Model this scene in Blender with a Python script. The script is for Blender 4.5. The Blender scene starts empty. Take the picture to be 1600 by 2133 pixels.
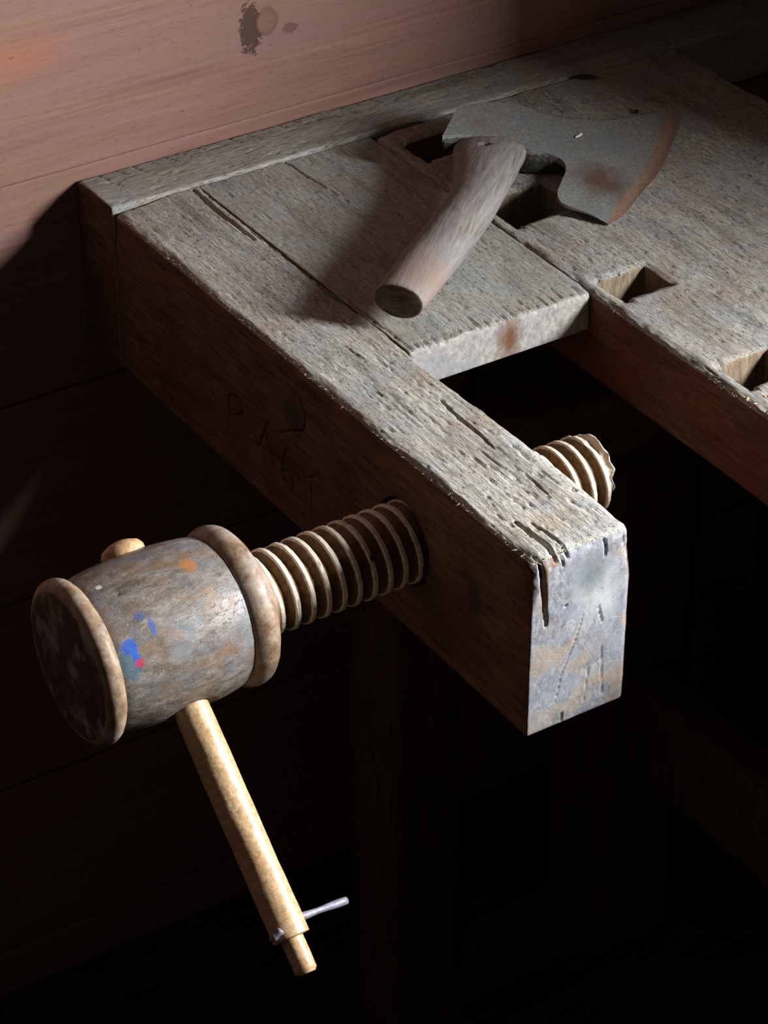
import bpy, math, random
import numpy as np
from mathutils import Vector, Matrix

# ------------------------------------------------------------------ camera, world, light, exposure
TOP = 0.93                                   # height of the bench top above the floor
S = bpy.context.scene
COL = S.collection
cam_d = bpy.data.cameras.new('camera'); cam = bpy.data.objects.new('camera', cam_d); COL.objects.link(cam)
RT = Vector((0.840144, -0.542363, -0.000187)); UP = Vector((0.306060, 0.473816, 0.825727)); FW = Vector((0.447755, 0.693787, -0.564070))
m = Matrix.Identity(4)
for i in range(3):
    m[i][0] = RT[i]; m[i][1] = UP[i]; m[i][2] = -FW[i]
m.translation = Vector((-0.962129, -1.999183, 1.143842 + TOP))
cam.matrix_world = m
cam_d.sensor_fit = 'VERTICAL'; cam_d.sensor_height = 24.0; cam_d.lens = 24.0 * 5704.16 / 2133.0
cam_d.clip_start = 0.01; cam_d.clip_end = 50
S.camera = cam

W = bpy.data.worlds.new('world'); S.world = W; W.use_nodes = True
W.node_tree.nodes['Background'].inputs[0].default_value = (0.55, 0.68, 0.9, 1)
W.node_tree.nodes['Background'].inputs[1].default_value = 0.25

# daylight through the small deep-set window in the right-hand wall
XR, XT = 0.86, 0.14                          # inner face of that wall, depth of the reveal
WY0, WY1, WZ0, WZ1 = -1.56, -1.09, 0.34, 0.80   # opening (z above the bench top)
la = bpy.data.lights.new('daylight', 'AREA'); la.shape = 'RECTANGLE'
la.size = WZ1 - WZ0 + 0.06; la.size_y = WY1 - WY0 + 0.06
la.energy = 205.0; la.color = (0.93, 0.97, 1.0)
lo = bpy.data.objects.new('daylight', la); COL.objects.link(lo)
lo.location = (XR + XT + 0.03, (WY0 + WY1) / 2, TOP + (WZ0 + WZ1) / 2)
lo.rotation_euler = (0, math.radians(90), 0)

S.view_settings.view_transform = 'Standard'
S.view_settings.look = 'None'
S.view_settings.exposure = 0.0
S.view_settings.gamma = 1.0
S.view_settings.use_curve_mapping = False

# ------------------------------------------------------------------ noise
def _hash(i, j, k, s):
    h = (i * 374761393 + j * 668265263 + k * 2147483647 + s * 974634777) & 0xFFFFFFFF
    h = ((h ^ (h >> 13)) * 1274126177) & 0xFFFFFFFF
    h = h ^ (h >> 16)
    return (h & 0xFFFFFF) / float(0xFFFFFF) * 2 - 1

def vn(p, seed=0):
    p = np.asarray(p, float)
    b = np.floor(p).astype(np.int64); f = p - b; f = f * f * (3 - 2 * f)
    r = 0
    for dx in (0, 1):
        wx = f[:, 0] if dx else 1 - f[:, 0]
        for dy in (0, 1):
            wy = f[:, 1] if dy else 1 - f[:, 1]
            for dz in (0, 1):
                wz = f[:, 2] if dz else 1 - f[:, 2]
                r = r + wx * wy * wz * _hash(b[:, 0] + dx, b[:, 1] + dy, b[:, 2] + dz, seed)
    return r

def fbm(p, sc, octv=4, seed=0, gain=0.5):
    p = np.asarray(p) * np.asarray(sc, float)
    r = 0; a = 1.0; t = 0
    for o in range(octv):
        r = r + a * vn(p + o * 17.3, seed + o); t += a; a *= gain; p = p * 2.03
    return r / t

def ss(a, b, x):
    t = np.clip((x - a) / (b - a), 0, 1); return t * t * (3 - 2 * t)

def dist_poly(u, v, pts):
    """distance of points (u,v) to a polyline and the fraction run along it"""
    best = np.full(len(u), 1e9); tt = np.zeros(len(u)); n = len(pts) - 1
    for i in range(n):
        a = np.array(pts[i]); b = np.array(pts[i + 1]); d = b - a; L = d @ d + 1e-12
        t = np.clip(((u - a[0]) * d[0] + (v - a[1]) * d[1]) / L, 0, 1)
        q = np.hypot(u - a[0] - t * d[0], v - a[1] - t * d[1])
        s = q < best; best[s] = q[s]; tt[s] = ((i + t) / n)[s]
    return best, tt

def cracks(co, ua, va, specs, wig=0.0012, seed=5, taper=True):
    """depth field of a list of cracks (points, width, depth)"""
    n1 = fbm(co, (90, 90, 90), 3, seed) * wig; n2 = fbm(co, (90, 90, 90), 3, seed + 9) * wig
    u = co[:, ua] + n1; v = co[:, va] + n2
    dep = np.zeros(len(co))
    for pts, w, d in specs:
        q, t = dist_poly(u, v, pts)
        ww = w * (0.45 + 0.55 * np.sin(np.pi * np.clip(t * 0.9 + 0.08, 0, 1)))
        if not taper: ww = w
        dep = np.maximum(dep, d * (1 - ss(0.35, 1.0, q / ww)))
    return dep

# ------------------------------------------------------------------ mesh helpers
def mesh_obj(name, verts, faces, mats, mi=None, parent=None, smooth=True):
    me = bpy.data.meshes.new(name)
    me.from_pydata(np.asarray(verts).tolist() if not isinstance(verts, list) else verts, [], faces if isinstance(faces, list) else faces.tolist())
    for mt in (mats if isinstance(mats, (list, tuple)) else [mats]): me.materials.append(mt)
    if mi is not None: me.polygons.foreach_set('material_index', np.asarray(mi, np.int32))
    me.polygons.foreach_set('use_smooth', np.full(len(me.polygons), smooth))
    me.update()
    o = bpy.data.objects.new(name, me); COL.objects.link(o)
    attach(o, parent)
    return o

def attach(o, parent):
    """all meshes are written in bench coordinates (z = 0 on the bench top)"""
    if parent is not None and '_base' not in parent:
        o.parent = parent; o.location = (0, 0, 0)
    elif parent is not None:
        base = Vector(parent['_base']); o.parent = parent
        o.location = Vector((0, 0, TOP)) - base
    else:
        o.location = (0, 0, TOP)

def thing(name, label, cat, base, kind=None):
    o = bpy.data.objects.new(name, None); COL.objects.link(o); o.empty_display_size = 0.05
    o.location = base; o['_base'] = tuple(base)
    if kind: o['kind'] = kind
    if label: o['label'] = label
    if cat: o['category'] = cat
    return o

def setp(o, label=None, cat=None, kind=None):
    if label: o['label'] = label
    if cat: o['category'] = cat
    if kind: o['kind'] = kind
    return o

def lattice(xs, ys, zs, drop=()):
    """closed box surface on the given grid lines; returns verts, quads, face side (0:-x 1:+x 2:-y 3:+y 4:-z 5:+z)"""
    nx, ny, nz = len(xs), len(ys), len(zs)
    idf = lambda i, j, k: i + nx * (j + ny * k)
    Q = []; F = []
    def face(A, Bg, mk, flip, fid):
        a, b = np.meshgrid(np.arange(A - 1), np.arange(Bg - 1), indexing='ij'); a = a.ravel(); b = b.ravel()
        q = np.stack([mk(a, b), mk(a + 1, b), mk(a + 1, b + 1), mk(a, b + 1)], 1)
        if flip: q = q[:, ::-1]
        Q.append(q); F.append(np.full(len(q), fid))
    z = np.zeros_like
    face(ny, nz, lambda a, b: idf(z(a), a, b), True, 0)
    face(ny, nz, lambda a, b: idf(z(a) + nx - 1, a, b), False, 1)
    face(nx, nz, lambda a, b: idf(a, z(a), b), False, 2)
    face(nx, nz, lambda a, b: idf(a, z(a) + ny - 1, b), True, 3)
    face(nx, ny, lambda a, b: idf(a, b, z(a)), True, 4)
    face(nx, ny, lambda a, b: idf(a, b, z(a) + nz - 1), False, 5)
    Q = np.concatenate(Q); F = np.concatenate(F)
    u, inv = np.unique(Q.ravel(), return_inverse=True); Q = inv.reshape(Q.shape)
    k = u // (nx * ny); j = (u // nx) % ny; i = u % nx
    V = np.stack([np.asarray(xs)[i], np.asarray(ys)[j], np.asarray(zs)[k]], 1)
    return V, Q, F

def lin(a, b, step): return np.linspace(a, b, max(2, int(round(abs(b - a) / step)) + 1))
def cat(*ar): return np.unique(np.round(np.concatenate(ar), 6))

def rounded(V, lo, hi, r):
    """round a box surface; r scalar or per vertex. returns position and outward normal"""
    r = np.broadcast_to(np.asarray(r, float), (len(V),))[:, None]
    q = np.clip(V, np.array(lo) + r, np.array(hi) - r)
    n = V - q; L = np.linalg.norm(n, axis=1, keepdims=True); n = n / np.maximum(L, 1e-9)
    return q + n * r, n

def tube(name, pts, rad, seg, mats, parent=None, caps=True, disp=None, flat=None, smooth=True, up=(0, 0, 1)):
    """swept tube through pts; rad: list of (a, b) half axes (side, up)"""
    pts = np.array(pts, float); n = len(pts)
    T = np.gradient(pts, axis=0); T /= np.linalg.norm(T, axis=1, keepdims=True)
    upv = np.array(up, float)
    Sd = np.cross(T, upv); Sd /= np.linalg.norm(Sd, axis=1, keepdims=True); Uv = np.cross(Sd, T)
    th = np.linspace(0, 2 * np.pi, seg, endpoint=False)
    rad = np.array(rad, float).reshape(n, -1)
    if rad.shape[1] == 1: rad = np.repeat(rad, 2, 1)
    V = (pts[:, None] + Sd[:, None] * (np.cos(th)[None, :, None] * rad[:, 0][:, None, None]) + Uv[:, None] * (np.sin(th)[None, :, None] * rad[:, 1][:, None, None]))
    nrm = V - pts[:, None]; L = np.linalg.norm(nrm, axis=2, keepdims=True); nrm = nrm / np.maximum(L, 1e-9)
    V = V.reshape(-1, 3); nrm = nrm.reshape(-1, 3)
    if disp is not None: V = V + nrm * disp(V)[:, None]
    i, j = np.meshgrid(np.arange(n - 1), np.arange(seg), indexing='ij'); i = i.ravel(); j = j.ravel(); j2 = (j + 1) % seg
    F = np.stack([i * seg + j, (i + 1) * seg + j, (i + 1) * seg + j2, i * seg + j2], 1).tolist()
    V = V.tolist()
    if caps:
        c0 = len(V); V.append(pts[0].tolist()); V.append(pts[-1].tolist())
        for a in range(seg):
            b = (a + 1) % seg
            F.append([c0, a, b]); F.append([c0 + 1, (n - 1) * seg + b, (n - 1) * seg + a])
    return mesh_obj(name, V, F, mats, parent=parent, smooth=smooth)

# ------------------------------------------------------------------ materials
class NT:
    def __init__(s, name):
        s.m = bpy.data.materials.new(name); s.m.use_nodes = True; s.t = s.m.node_tree; s.n = s.t.nodes; s.l = s.t.links
        s.b = s.n['Principled BSDF']; s.co = s.n.new('ShaderNodeTexCoord').outputs['Object']
    def link(s, a, b): s.l.new(a, b)
    def map(s, scale, loc=(0, 0, 0), rot=(0, 0, 0), src=None):
        x = s.n.new('ShaderNodeMapping'); x.inputs['Scale'].default_value = scale; x.inputs['Location'].default_value = loc; x.inputs['Rotation'].default_value = rot
        s.link(src or s.co, x.inputs[0]); return x.outputs[0]
    def noise(s, scale, detail=6, rough=0.6, dist=0.0, loc=(0, 0, 0), src=None):
        x = s.n.new('ShaderNodeTexNoise'); x.inputs['Scale'].default_value = 1; x.inputs['Detail'].default_value = detail
        x.inputs['Roughness'].default_value = rough; x.inputs['Distortion'].default_value = dist
        s.link(s.map(scale if isinstance(scale, tuple) else (scale,) * 3, loc, src=src), x.inputs['Vector']); return x.outputs['Fac']
    def ramp(s, fac, stops):
        x = s.n.new('ShaderNodeValToRGB'); e = x.color_ramp.elements
        while len(e) < len(stops): e.new(0.5)
        for i, (p, c) in enumerate(stops):
            e[i].position = p; e[i].color = (c, c, c, 1) if not isinstance(c, tuple) else (*c, 1)
        s.link(fac, x.inputs[0]); return x.outputs[0]
    def mix(s, fac, a, b, mode='MIX'):
        x = s.n.new('ShaderNodeMix'); x.data_type = 'RGBA'; x.blend_type = mode; x.clamp_factor = True
        for v, i in ((fac, 0), (a, 6), (b, 7)):
            if isinstance(v, (int, float)): x.inputs[i].default_value = v
            elif isinstance(v, tuple): x.inputs[i].default_value = (*v, 1)
            else: s.link(v, x.inputs[i])
        return x.outputs[2]
    def math(s, op, a, b=0.0, clamp=False):
        x = s.n.new('ShaderNodeMath'); x.operation = op; x.use_clamp = clamp
        for v, i in ((a, 0), (b, 1)):
            if isinstance(v, (int, float)): x.inputs[i].default_value = v
            else: s.link(v, x.inputs[i])
        return x.outputs[0]
    def blob(s, c, r, jitter=0.5, nscale=250, squash=(1, 1, 1), edge=0.25):
        """soft spot around an object-space point with a ragged rim"""
        x = s.n.new('ShaderNodeVectorMath'); x.operation = 'SUBTRACT'; s.link(s.co, x.inputs[0]); x.inputs[1].default_value = c
        y = s.n.new('ShaderNodeVectorMath'); y.operation = 'MULTIPLY'; s.link(x.outputs[0], y.inputs[0]); y.inputs[1].default_value = squash
        z = s.n.new('ShaderNodeVectorMath'); z.operation = 'LENGTH'; s.link(y.outputs[0], z.inputs[0])
        d = s.math('DIVIDE', z.outputs['Value'], r)
        n = s.noise(nscale, 3); n = s.math('SUBTRACT', n, 0.5); n = s.math('MULTIPLY', n, jitter * 2)
        d = s.math('ADD', d, n)
        return s.ramp(d, [(max(0, 1 - edge) * 0.5, 1.0), (0.5, 0.0)]) if False else s.ramp(s.math('MULTIPLY', d, 0.5), [((1 - edge) * 0.5, 1.0), (0.5, 0.0)])
    def rnd(s):
        x = s.n.new('ShaderNodeObjectInfo'); return x.outputs['Random']
    def bump(s, h, dist=0.001, strength=1.0, prev=None):
        x = s.n.new('ShaderNodeBump'); x.inputs['Distance'].default_value = dist; x.inputs['Strength'].default_value = strength
        s.link(h, x.inputs['Height'])
        if prev is not None: s.link(prev, x.inputs['Normal'])
        return x.outputs[0]
    def done(s, color, rough=0.8, normal=None, metal=0.0, spec=0.3):
        if isinstance(color, tuple): s.b.inputs['Base Color'].default_value = (*color, 1)
        else: s.link(color, s.b.inputs['Base Color'])
        if isinstance(rough, (int, float)): s.b.inputs['Roughness'].default_value = rough
        else: s.link(rough, s.b.inputs['Roughness'])
        s.b.inputs['Metallic'].default_value = metal; s.b.inputs['Specular IOR Level'].default_value = spec
        if normal is not None: s.link(normal, s.b.inputs['Normal'])
        return s.m

def stretch(axis, along, across):
    return tuple(along if i == axis else across for i in range(3))

def worn_wood(name, dark, mid, light, tint, axis=1, bump=0.0011, rough=0.85, tint_amt=0.5, pits=0.55, cool=None, fine=420):
    t = NT(name)
    g = t.noise(stretch(axis, fine * 0.09, fine), 8, 0.65, 0.4)
    g2 = t.noise(stretch(axis, 9, 60), 5, 0.6, 0.3, (3, 1, 2))
    big = t.noise(14, 4, 0.6, 0.0, (5, 5, 1))
    mott = t.noise(stretch(axis, 160, 300), 4, 0.7, 0, (2, 8, 3))
    c = t.ramp(g, [(0.30, dark), (0.47, mid), (0.66, light)])
    c = t.mix(t.ramp(big, [(0.42, 0.0), (0.66, tint_amt)]), c, tint)
    if cool: c = t.mix(t.ramp(t.noise(22, 4, 0.6, 0, (9, 2, 4)), [(0.46, 0.0), (0.62, 0.55)]), c, cool)
    c = t.mix(t.ramp(mott, [(0.30, 0.55), (0.45, 0.0)]), c, tuple(v * 0.35 for v in dark))
    c = t.mix(t.ramp(g2, [(0.34, 0.45), (0.5, 0.0)]), c, tuple(v * 0.6 for v in dark))
    pit = t.ramp(t.noise(stretch(axis, fine * 0.22, fine * 0.7), 3, 0.7, 0.2, (7, 7, 7)), [(0.30, 0.0), (0.42, 1.0)])
    if pits: c = t.mix(t.ramp(t.noise(stretch(axis, fine * 0.22, fine * 0.7), 3, 0.7, 0.2, (7, 7, 7)), [(0.31, min(1, pits * 1.5)), (0.41, 0.0)]), c, tuple(v * 0.3 for v in dark))
    if name == 'brown_bench_side':       # bruises on the beam's side
        c = t.mix(t.math('MULTIPLY', t.blob((0, -0.373, -0.052), 0.024, 0.3, 90, (0.3, 1.2, 0.9), 0.5), 0.8), c, (0.045, 0.045, 0.036))
        c = t.mix(t.math('MULTIPLY', t.blob((0, -0.634, -0.075), 0.017, 0.3, 90, (0.3, 1.3, 0.7), 0.6), 0.7), c, (0.035, 0.032, 0.03))
    if fine >= 700:
        lf = t.ramp(t.noise(stretch(axis, fine * 0.13, fine * 1.1), 4, 0.7, 0.6, (1, 9, 5)), [(0.56, 0.0), (0.68, 0.75)])
        c = t.mix(lf, c, tuple(min(1, v * 1.35) for v in light))
    n = t.bump(g, bump, 0.8)
    n = t.bump(pit, bump * 1.3, 0.8, n)
    n = t.bump(t.noise(900, 3, 0.6), bump * 0.35, 0.6, n)
    return t.done(c, rough, n)

M_TOP = worn_wood('weathered_bench_top', (0.13, 0.112, 0.088), (0.35, 0.32, 0.27), (0.56, 0.53, 0.465), (0.275, 0.20, 0.14), 1, bump=0.0009, cool=(0.29, 0.305, 0.32), fine=900, tint_amt=0.72)
M_TOPB = worn_wood('weathered_board', (0.15, 0.13, 0.10), (0.32, 0.30, 0.255), (0.45, 0.43, 0.38), (0.25, 0.20, 0.14), 1, bump=0.0006, pits=0.35, cool=(0.28, 0.30, 0.31), fine=760)
M_CAP = worn_wood('weathered_end_cap', (0.15, 0.13, 0.10), (0.32, 0.295, 0.25), (0.46, 0.43, 0.37), (0.24, 0.18, 0.12), 0, bump=0.0007, pits=0.3, cool=(0.28, 0.30, 0.31), fine=760)
M_SIDE = worn_wood('brown_bench_side', (0.045, 0.023, 0.013), (0.125, 0.066, 0.037), (0.22, 0.13, 0.078), (0.09, 0.040, 0.020), 1, bump=0.0006, pits=0.2, fine=260, tint_amt=0.7)
M_RSIDE = worn_wood('reddish_plank_side', (0.060, 0.026, 0.014), (0.13, 0.058, 0.030), (0.20, 0.105, 0.062), (0.16, 0.035, 0.015), 1, bump=0.0006, pits=0.2, fine=300, tint_amt=0.75)
M_SIDEV = worn_wood('brown_leg_wood', (0.035, 0.020, 0.013), (0.085, 0.048, 0.030), (0.13, 0.080, 0.052), (0.07, 0.034, 0.02), 2, bump=0.0006, pits=0.2, fine=200)
def end_grain_mat():
    t = NT('grey_end_grain')
    g = t.noise((230, 230, 150), 8, 0.75, 0.4)
    c = t.ramp(g, [(0.33, (0.085, 0.082, 0.085)), (0.48, (0.185, 0.18, 0.188)), (0.64, (0.34, 0.335, 0.34))])
    c = t.mix(t.ramp(t.noise(20, 4, 0.65, 0.5, (2, 2, 5)), [(0.44, 0.0), (0.58, 0.6)]), c, (0.20, 0.215, 0.255))
    c = t.mix(t.blob((0.062, -0.7065, -0.055), 0.026, 0.7, 70, (1, 0.3, 0.7), 0.9), c, (0.38, 0.38, 0.38))
    c = t.mix(t.ramp(t.noise(24, 4, 0.65, 0.4, (8, 1, 3)), [(0.50, 0.0), (0.63, 0.7)]), c, (0.30, 0.225, 0.16))
    # worn brown fibres along the top and a bruise in the middle
    c = t.mix(t.blob((0.055, -0.7065, -0.030), 0.017, 0.5, 60, (1, 0.3, 0.8), 0.8), c, (0.13, 0.15, 0.16))
    h = None
    for i, (rot, sc) in enumerate((((0, 0.5, 0), (700, 500, 16)), ((0, 1.25, 0), (600, 500, 14)), ((0, 2.4, 0), (800, 500, 20)))):
        v = t.map((1, 1, 1), rot=rot)
        q = t.ramp(t.noise(sc, 2, 0.5, 0.1, (i, i * 3, 2), src=v), [(0.63, 0.0), (0.72, 1.0)])
        c = t.mix(t.math('MULTIPLY', q, 0.16), c, (0.50, 0.49, 0.47))
        h = q if h is None else t.math('ADD', h, q)
    c = t.mix(t.ramp(t.noise(420, 3, 0.7, 0, (5, 5, 2)), [(0.30, 0.7), (0.38, 0.0)]), c, (0.09, 0.085, 0.09))
    n = t.bump(g, 0.0005, 0.6); n = t.bump(h, -0.00012, 0.5, n)
    c = t.mix(t.blob((0.0115, -0.7065, -0.026), 0.020, 0.35, 120, (5.5, 0.3, 0.62), 0.3), c, (0.13, 0.075, 0.04))
    c = t.mix(t.blob((0.0205, -0.7065, -0.006), 0.005, 0.4, 200, (1, 0.3, 0.8), 0.4), c, (0.16, 0.08, 0.05))
    return t.done(c, 0.62, n, spec=0.35)
M_END = end_grain_mat()

def board_end_mat():
    t = NT('stained_board_end')
    g = t.noise((300, 300, 200), 8, 0.7, 0.3)
    c = t.ramp(g, [(0.32, (0.19, 0.16, 0.135)), (0.5, (0.33, 0.30, 0.27)), (0.68, (0.46, 0.43, 0.39))])
    c = t.mix(t.ramp(t.noise(28, 3, 0.6), [(0.45, 0.0), (0.62, 0.6)]), c, (0.22, 0.225, 0.25))
    c = t.mix(t.blob((0.186, -0.4115, -0.018), 0.020, 0.35, 90, (1.2, 0.4, 0.62), 0.8), c, (0.13, 0.058, 0.028))
    return t.done(c, 0.8, t.bump(g, 0.0006, 0.8))
M_BEND = board_end_mat()
M_HOLE = worn_wood('dog_hole_wood', (0.10, 0.07, 0.045), (0.24, 0.185, 0.125), (0.34, 0.27, 0.19), (0.22, 0.13, 0.07), 2, bump=0.0005, pits=0.2, fine=300)

def wall_mat():
    t = NT('pink_brown_planks')
    g = t.noise((5, 60, 190), 6, 0.62, 0.5)
    g2 = t.noise((3, 30, 34), 4, 0.6, 0.6, (1, 2, 3))
    c = t.ramp(g, [(0.28, (0.205, 0.104, 0.078)), (0.5, (0.265, 0.138, 0.105)), (0.72, (0.325, 0.175, 0.138))])
    c = t.mix(t.ramp(g2, [(0.44, 0.0), (0.60, 0.65)]), c, (0.275, 0.150, 0.135))
    c = t.mix(t.ramp(t.noise((4, 20, 22), 4, 0.6, 0.4, (8, 3, 6)), [(0.50, 0.0), (0.64, 0.6)]), c, (0.26, 0.155, 0.085))
    c = t.mix(t.math('MULTIPLY', t.blob((-0.050, 0, 0.135), 0.060, 0.9, 22, (1, 0.3, 2.2), 0.9), 0.75), c, (0.36, 0.135, 0.075))
    # knot with its dark, chipped bark side
    k = t.blob((0.2005, 0, 0.1065), 0.0125, 0.15, 90, (1, 0.2, 0.9), 0.3)
    c = t.mix(t.math('MULTIPLY', k, 0.8), c, (0.21, 0.105, 0.075))
    kr = t.math('SUBTRACT', t.blob((0.2005, 0, 0.1065), 0.0140, 0.25, 120, (1, 0.2, 0.9), 0.25), t.blob((0.2005, 0, 0.1065), 0.0112, 0.2, 120, (1, 0.2, 0.9), 0.3), True)
    c = t.mix(t.math('MULTIPLY', kr, 0.55), c, (0.07, 0.032, 0.022))
    kb = t.blob((0.1835, 0, 0.103), 0.0225, 0.85, 190, (1.75, 0.2, 0.85), 0.25)
    kb = t.math('MULTIPLY', kb, t.math('SUBTRACT', 1.0, k))
    c = t.mix(t.math('MULTIPLY', kb, 0.9), c, (0.060, 0.030, 0.020))
    c = t.mix(t.math('MULTIPLY', t.blob((0.226, 0, 0.094), 0.009, 0.9, 260, (1, 0.2, 1.5), 0.2), 0.6), c, (0.09, 0.045, 0.03))
    c = t.mix(t.ramp(t.noise((90, 90, 420), 4, 0.7, 0.2, (3, 3, 3)), [(0.34, 0.35), (0.46, 0.0)]), c, (0.13, 0.06, 0.05))
    spk = t.ramp(t.noise((60, 60, 130), 2, 0.5, 0, (4, 4, 9)), [(0.25, 1.0), (0.30, 0.0)])
    c = t.mix(t.math('MULTIPLY', spk, 0.6), c, (0.09, 0.035, 0.025))
    n = t.bump(g, 0.0005, 0.5)
    n = t.bump(kb, -0.0015, 0.6, n)
    return t.done(c, 0.62, n, spec=0.25)
M_WALL = wall_mat()

def head_mat():
    t = NT('scratched_vise_head')
    g = t.noise((60, 130, 130), 9, 0.74, 0.35)
    big = t.noise(26, 4, 0.6, 0.4, (3, 9, 1))
    c = t.ramp(g, [(0.32, (0.050, 0.038, 0.028)), (0.47, (0.135, 0.105, 0.080)), (0.62, (0.25, 0.215, 0.185))])
    c = t.mix(t.ramp(big, [(0.40, 0.7), (0.55, 0.0)]), c, (0.135, 0.142, 0.155))
    c = t.mix(t.ramp(t.noise(34, 4, 0.65, 0.3, (1, 4, 7)), [(0.50, 0.0), (0.64, 0.75)]), c, (0.17, 0.092, 0.045))
    sp = t.ramp(t.noise(260, 5, 0.75, 0, (6, 6, 6)), [(0.34, 0.6), (0.44, 0.0)])
    c = t.mix(sp, c, (0.035, 0.03, 0.026))
    # scratches in a few directions
    h = None
    for i, (rot, sc) in enumerate((((0.5, 0.9, 0.3), (900, 25, 900)), ((1.3, 0.2, 1.1), (30, 800, 800)), ((0.1, 1.7, 2.0), (900, 900, 30)))):
        v = t.map((1, 1, 1), rot=rot)
        s = t.ramp(t.noise(sc, 2, 0.5, 0.15, (i, i * 3, 2), src=v), [(0.66, 0.0), (0.74, 1.0)])
        c = t.mix(t.math('MULTIPLY', s, 0.5), c, (0.42, 0.41, 0.39) if i < 2 else (0.06, 0.05, 0.045))
        h = s if h is None else t.math('ADD', h, s)
    for cc, r, sq, col in (((-0.2695, -0.592, -0.053), 0.016, (1.6, 1, 1), (0.07, 0.12, 0.15)),
                           ((-0.2665, -0.5850, -0.0425), 0.0068, (1, 1, 1.0), (0.012, 0.085, 0.42)),
                           ((-0.2640, -0.5905, -0.0500), 0.0075, (2.6, 0.8, 0.8), (0.010, 0.09, 0.50)),
                           ((-0.2456, -0.5804, -0.0369), 0.0068, (2.3, 0.9, 0.8), (0.02, 0.07, 0.27)),
                           ((-0.2509, -0.5723, -0.0300), 0.0050, (1, 1, 1), (0.05, 0.07, 0.16)),
                           ((-0.2628, -0.5922, -0.0545), 0.0040, (1, 1, 1), (0.42, 0.02, 0.05)),
                           ((-0.1978, -0.5492, -0.0198), 0.0090, (1, 1, 1.5), (0.30, 0.12, 0.04)),
                           ((-0.2650, -0.5378, -0.0185), 0.0030, (1, 1, 1), (0.65, 0.6, 0.55))):
        c = t.mix(t.math('MULTIPLY', t.blob(cc, r, 0.45, 260, sq, 0.35), 0.85), c, col)
    n = t.bump(g, 0.0006, 0.6); n = t.bump(h, -0.0005, 0.6, n); n = t.bump(sp, -0.0004, 0.5, n)
    rg = t.ramp(t.noise(60, 4), [(0.35, 0.30), (0.65, 0.52)])
    return t.done(c, rg, n, spec=0.45)
M_HEAD = head_mat()

def rim_mat(name, a, b, c3):
    t = NT(name)
    g = t.noise(90, 7, 0.65, 0.4)
    c = t.ramp(g, [(0.32, a), (0.5, b), (0.66, c3)])
    c = t.mix(t.ramp(t.noise(300, 4, 0.7, 0, (2, 2, 2)), [(0.32, 0.7), (0.42, 0.0)]), c, (0.06, 0.035, 0.022))
    c = t.mix(t.ramp(t.noise(38, 3, 0.6, 0, (4, 1, 2)), [(0.50, 0.0), (0.64, 0.6)]), c, (0.34, 0.31, 0.29))
    return t.done(c, 0.5, t.bump(g, 0.0005, 0.7), spec=0.4)
M_RIM = rim_mat('worn_rim_wood', (0.12, 0.065, 0.032), (0.23, 0.145, 0.085), (0.34, 0.25, 0.175))
M_FACE = rim_mat('shaded_head_end', (0.02, 0.013, 0.010), (0.045, 0.027, 0.018), (0.08, 0.048, 0.03))  # far darker than the rim: shade on the unlit end put into its colour

def thread_mat():
    t = NT('threaded_screw_wood')
    g = t.noise((60, 200, 200), 6, 0.6, 0.4)
    c = t.ramp(g, [(0.3, (0.085, 0.042, 0.014)), (0.5, (0.165, 0.085, 0.028)), (0.7, (0.25, 0.14, 0.052))])
    c = t.mix(t.ramp(t.noise(30, 3), [(0.45, 0.0), (0.65, 0.4)]), c, (0.09, 0.068, 0.042))
    g2 = t.noise(260, 6, 0.65, 0.3)
    k = t.ramp(g2, [(0.28, (0.42, 0.32, 0.22)), (0.44, (0.66, 0.56, 0.44)), (0.60, (0.78, 0.71, 0.60))])
    x = t.n.new('ShaderNodeVectorMath'); x.operation = 'SUBTRACT'; t.link(t.co, x.inputs[0]); x.inputs[1].default_value = (0, -0.5365, -0.08)
    y = t.n.new('ShaderNodeVectorMath'); y.operation = 'MULTIPLY'; t.link(x.outputs[0], y.inputs[0]); y.inputs[1].default_value = (0, 1, 1)
    z = t.n.new('ShaderNodeVectorMath'); z.operation = 'LENGTH'; t.link(y.outputs[0], z.inputs[0])
    r = t.math('ADD', z.outputs['Value'], t.math('MULTIPLY', t.math('SUBTRACT', g2, 0.5), 0.0012))
    crest = t.math('MULTIPLY', t.math('SUBTRACT', r, 0.0319), 1600.0, True)
    sx = t.n.new('ShaderNodeSeparateXYZ'); t.link(t.co, sx.inputs[0])
    tail = t.math('MULTIPLY', t.math('SUBTRACT', t.math('ADD', sx.outputs[0], t.math('MULTIPLY', t.math('SUBTRACT', g2, 0.5), 0.004)), 0.1795), 900.0, True)
    c = t.mix(t.math('MAXIMUM', crest, tail), c, k)  # pale crests over dark grooves: light and shade on the thread painted in
    return t.done(c, 0.52, t.bump(g2, 0.0004, 0.7), spec=0.4)
M_THREAD = thread_mat()

def bar_mat():
    t = NT('varnished_bar_wood')
    v = t.map((1, 1, 1), rot=(0.712, 0, 0))
    g = t.noise((300, 16, 300), 6, 0.6, 0.4, src=v)
    c = t.ramp(g, [(0.28, (0.30, 0.16, 0.065)), (0.5, (0.47, 0.30, 0.15)), (0.72, (0.58, 0.42, 0.25))])
    c = t.mix(t.ramp(t.noise((60, 12, 60), 3, 0.5, 0, (4, 4, 4), src=v), [(0.45, 0), (0.65, 0.4)]), c, (0.36, 0.17, 0.055))
    c = t.mix(t.ramp(t.noise((420, 120, 420), 2, 0.5, 0, (1, 5, 4), src=v), [(0.22, 0.8), (0.27, 0.0)]), c, (0.05, 0.03, 0.02))
    n = t.bump(t.noise((160, 40, 160), 4, 0.6, 0.2, src=v), 0.0009, 0.5)
    return t.done(c, 0.46, n, spec=0.6)
M_BAR = bar_mat()

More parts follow.
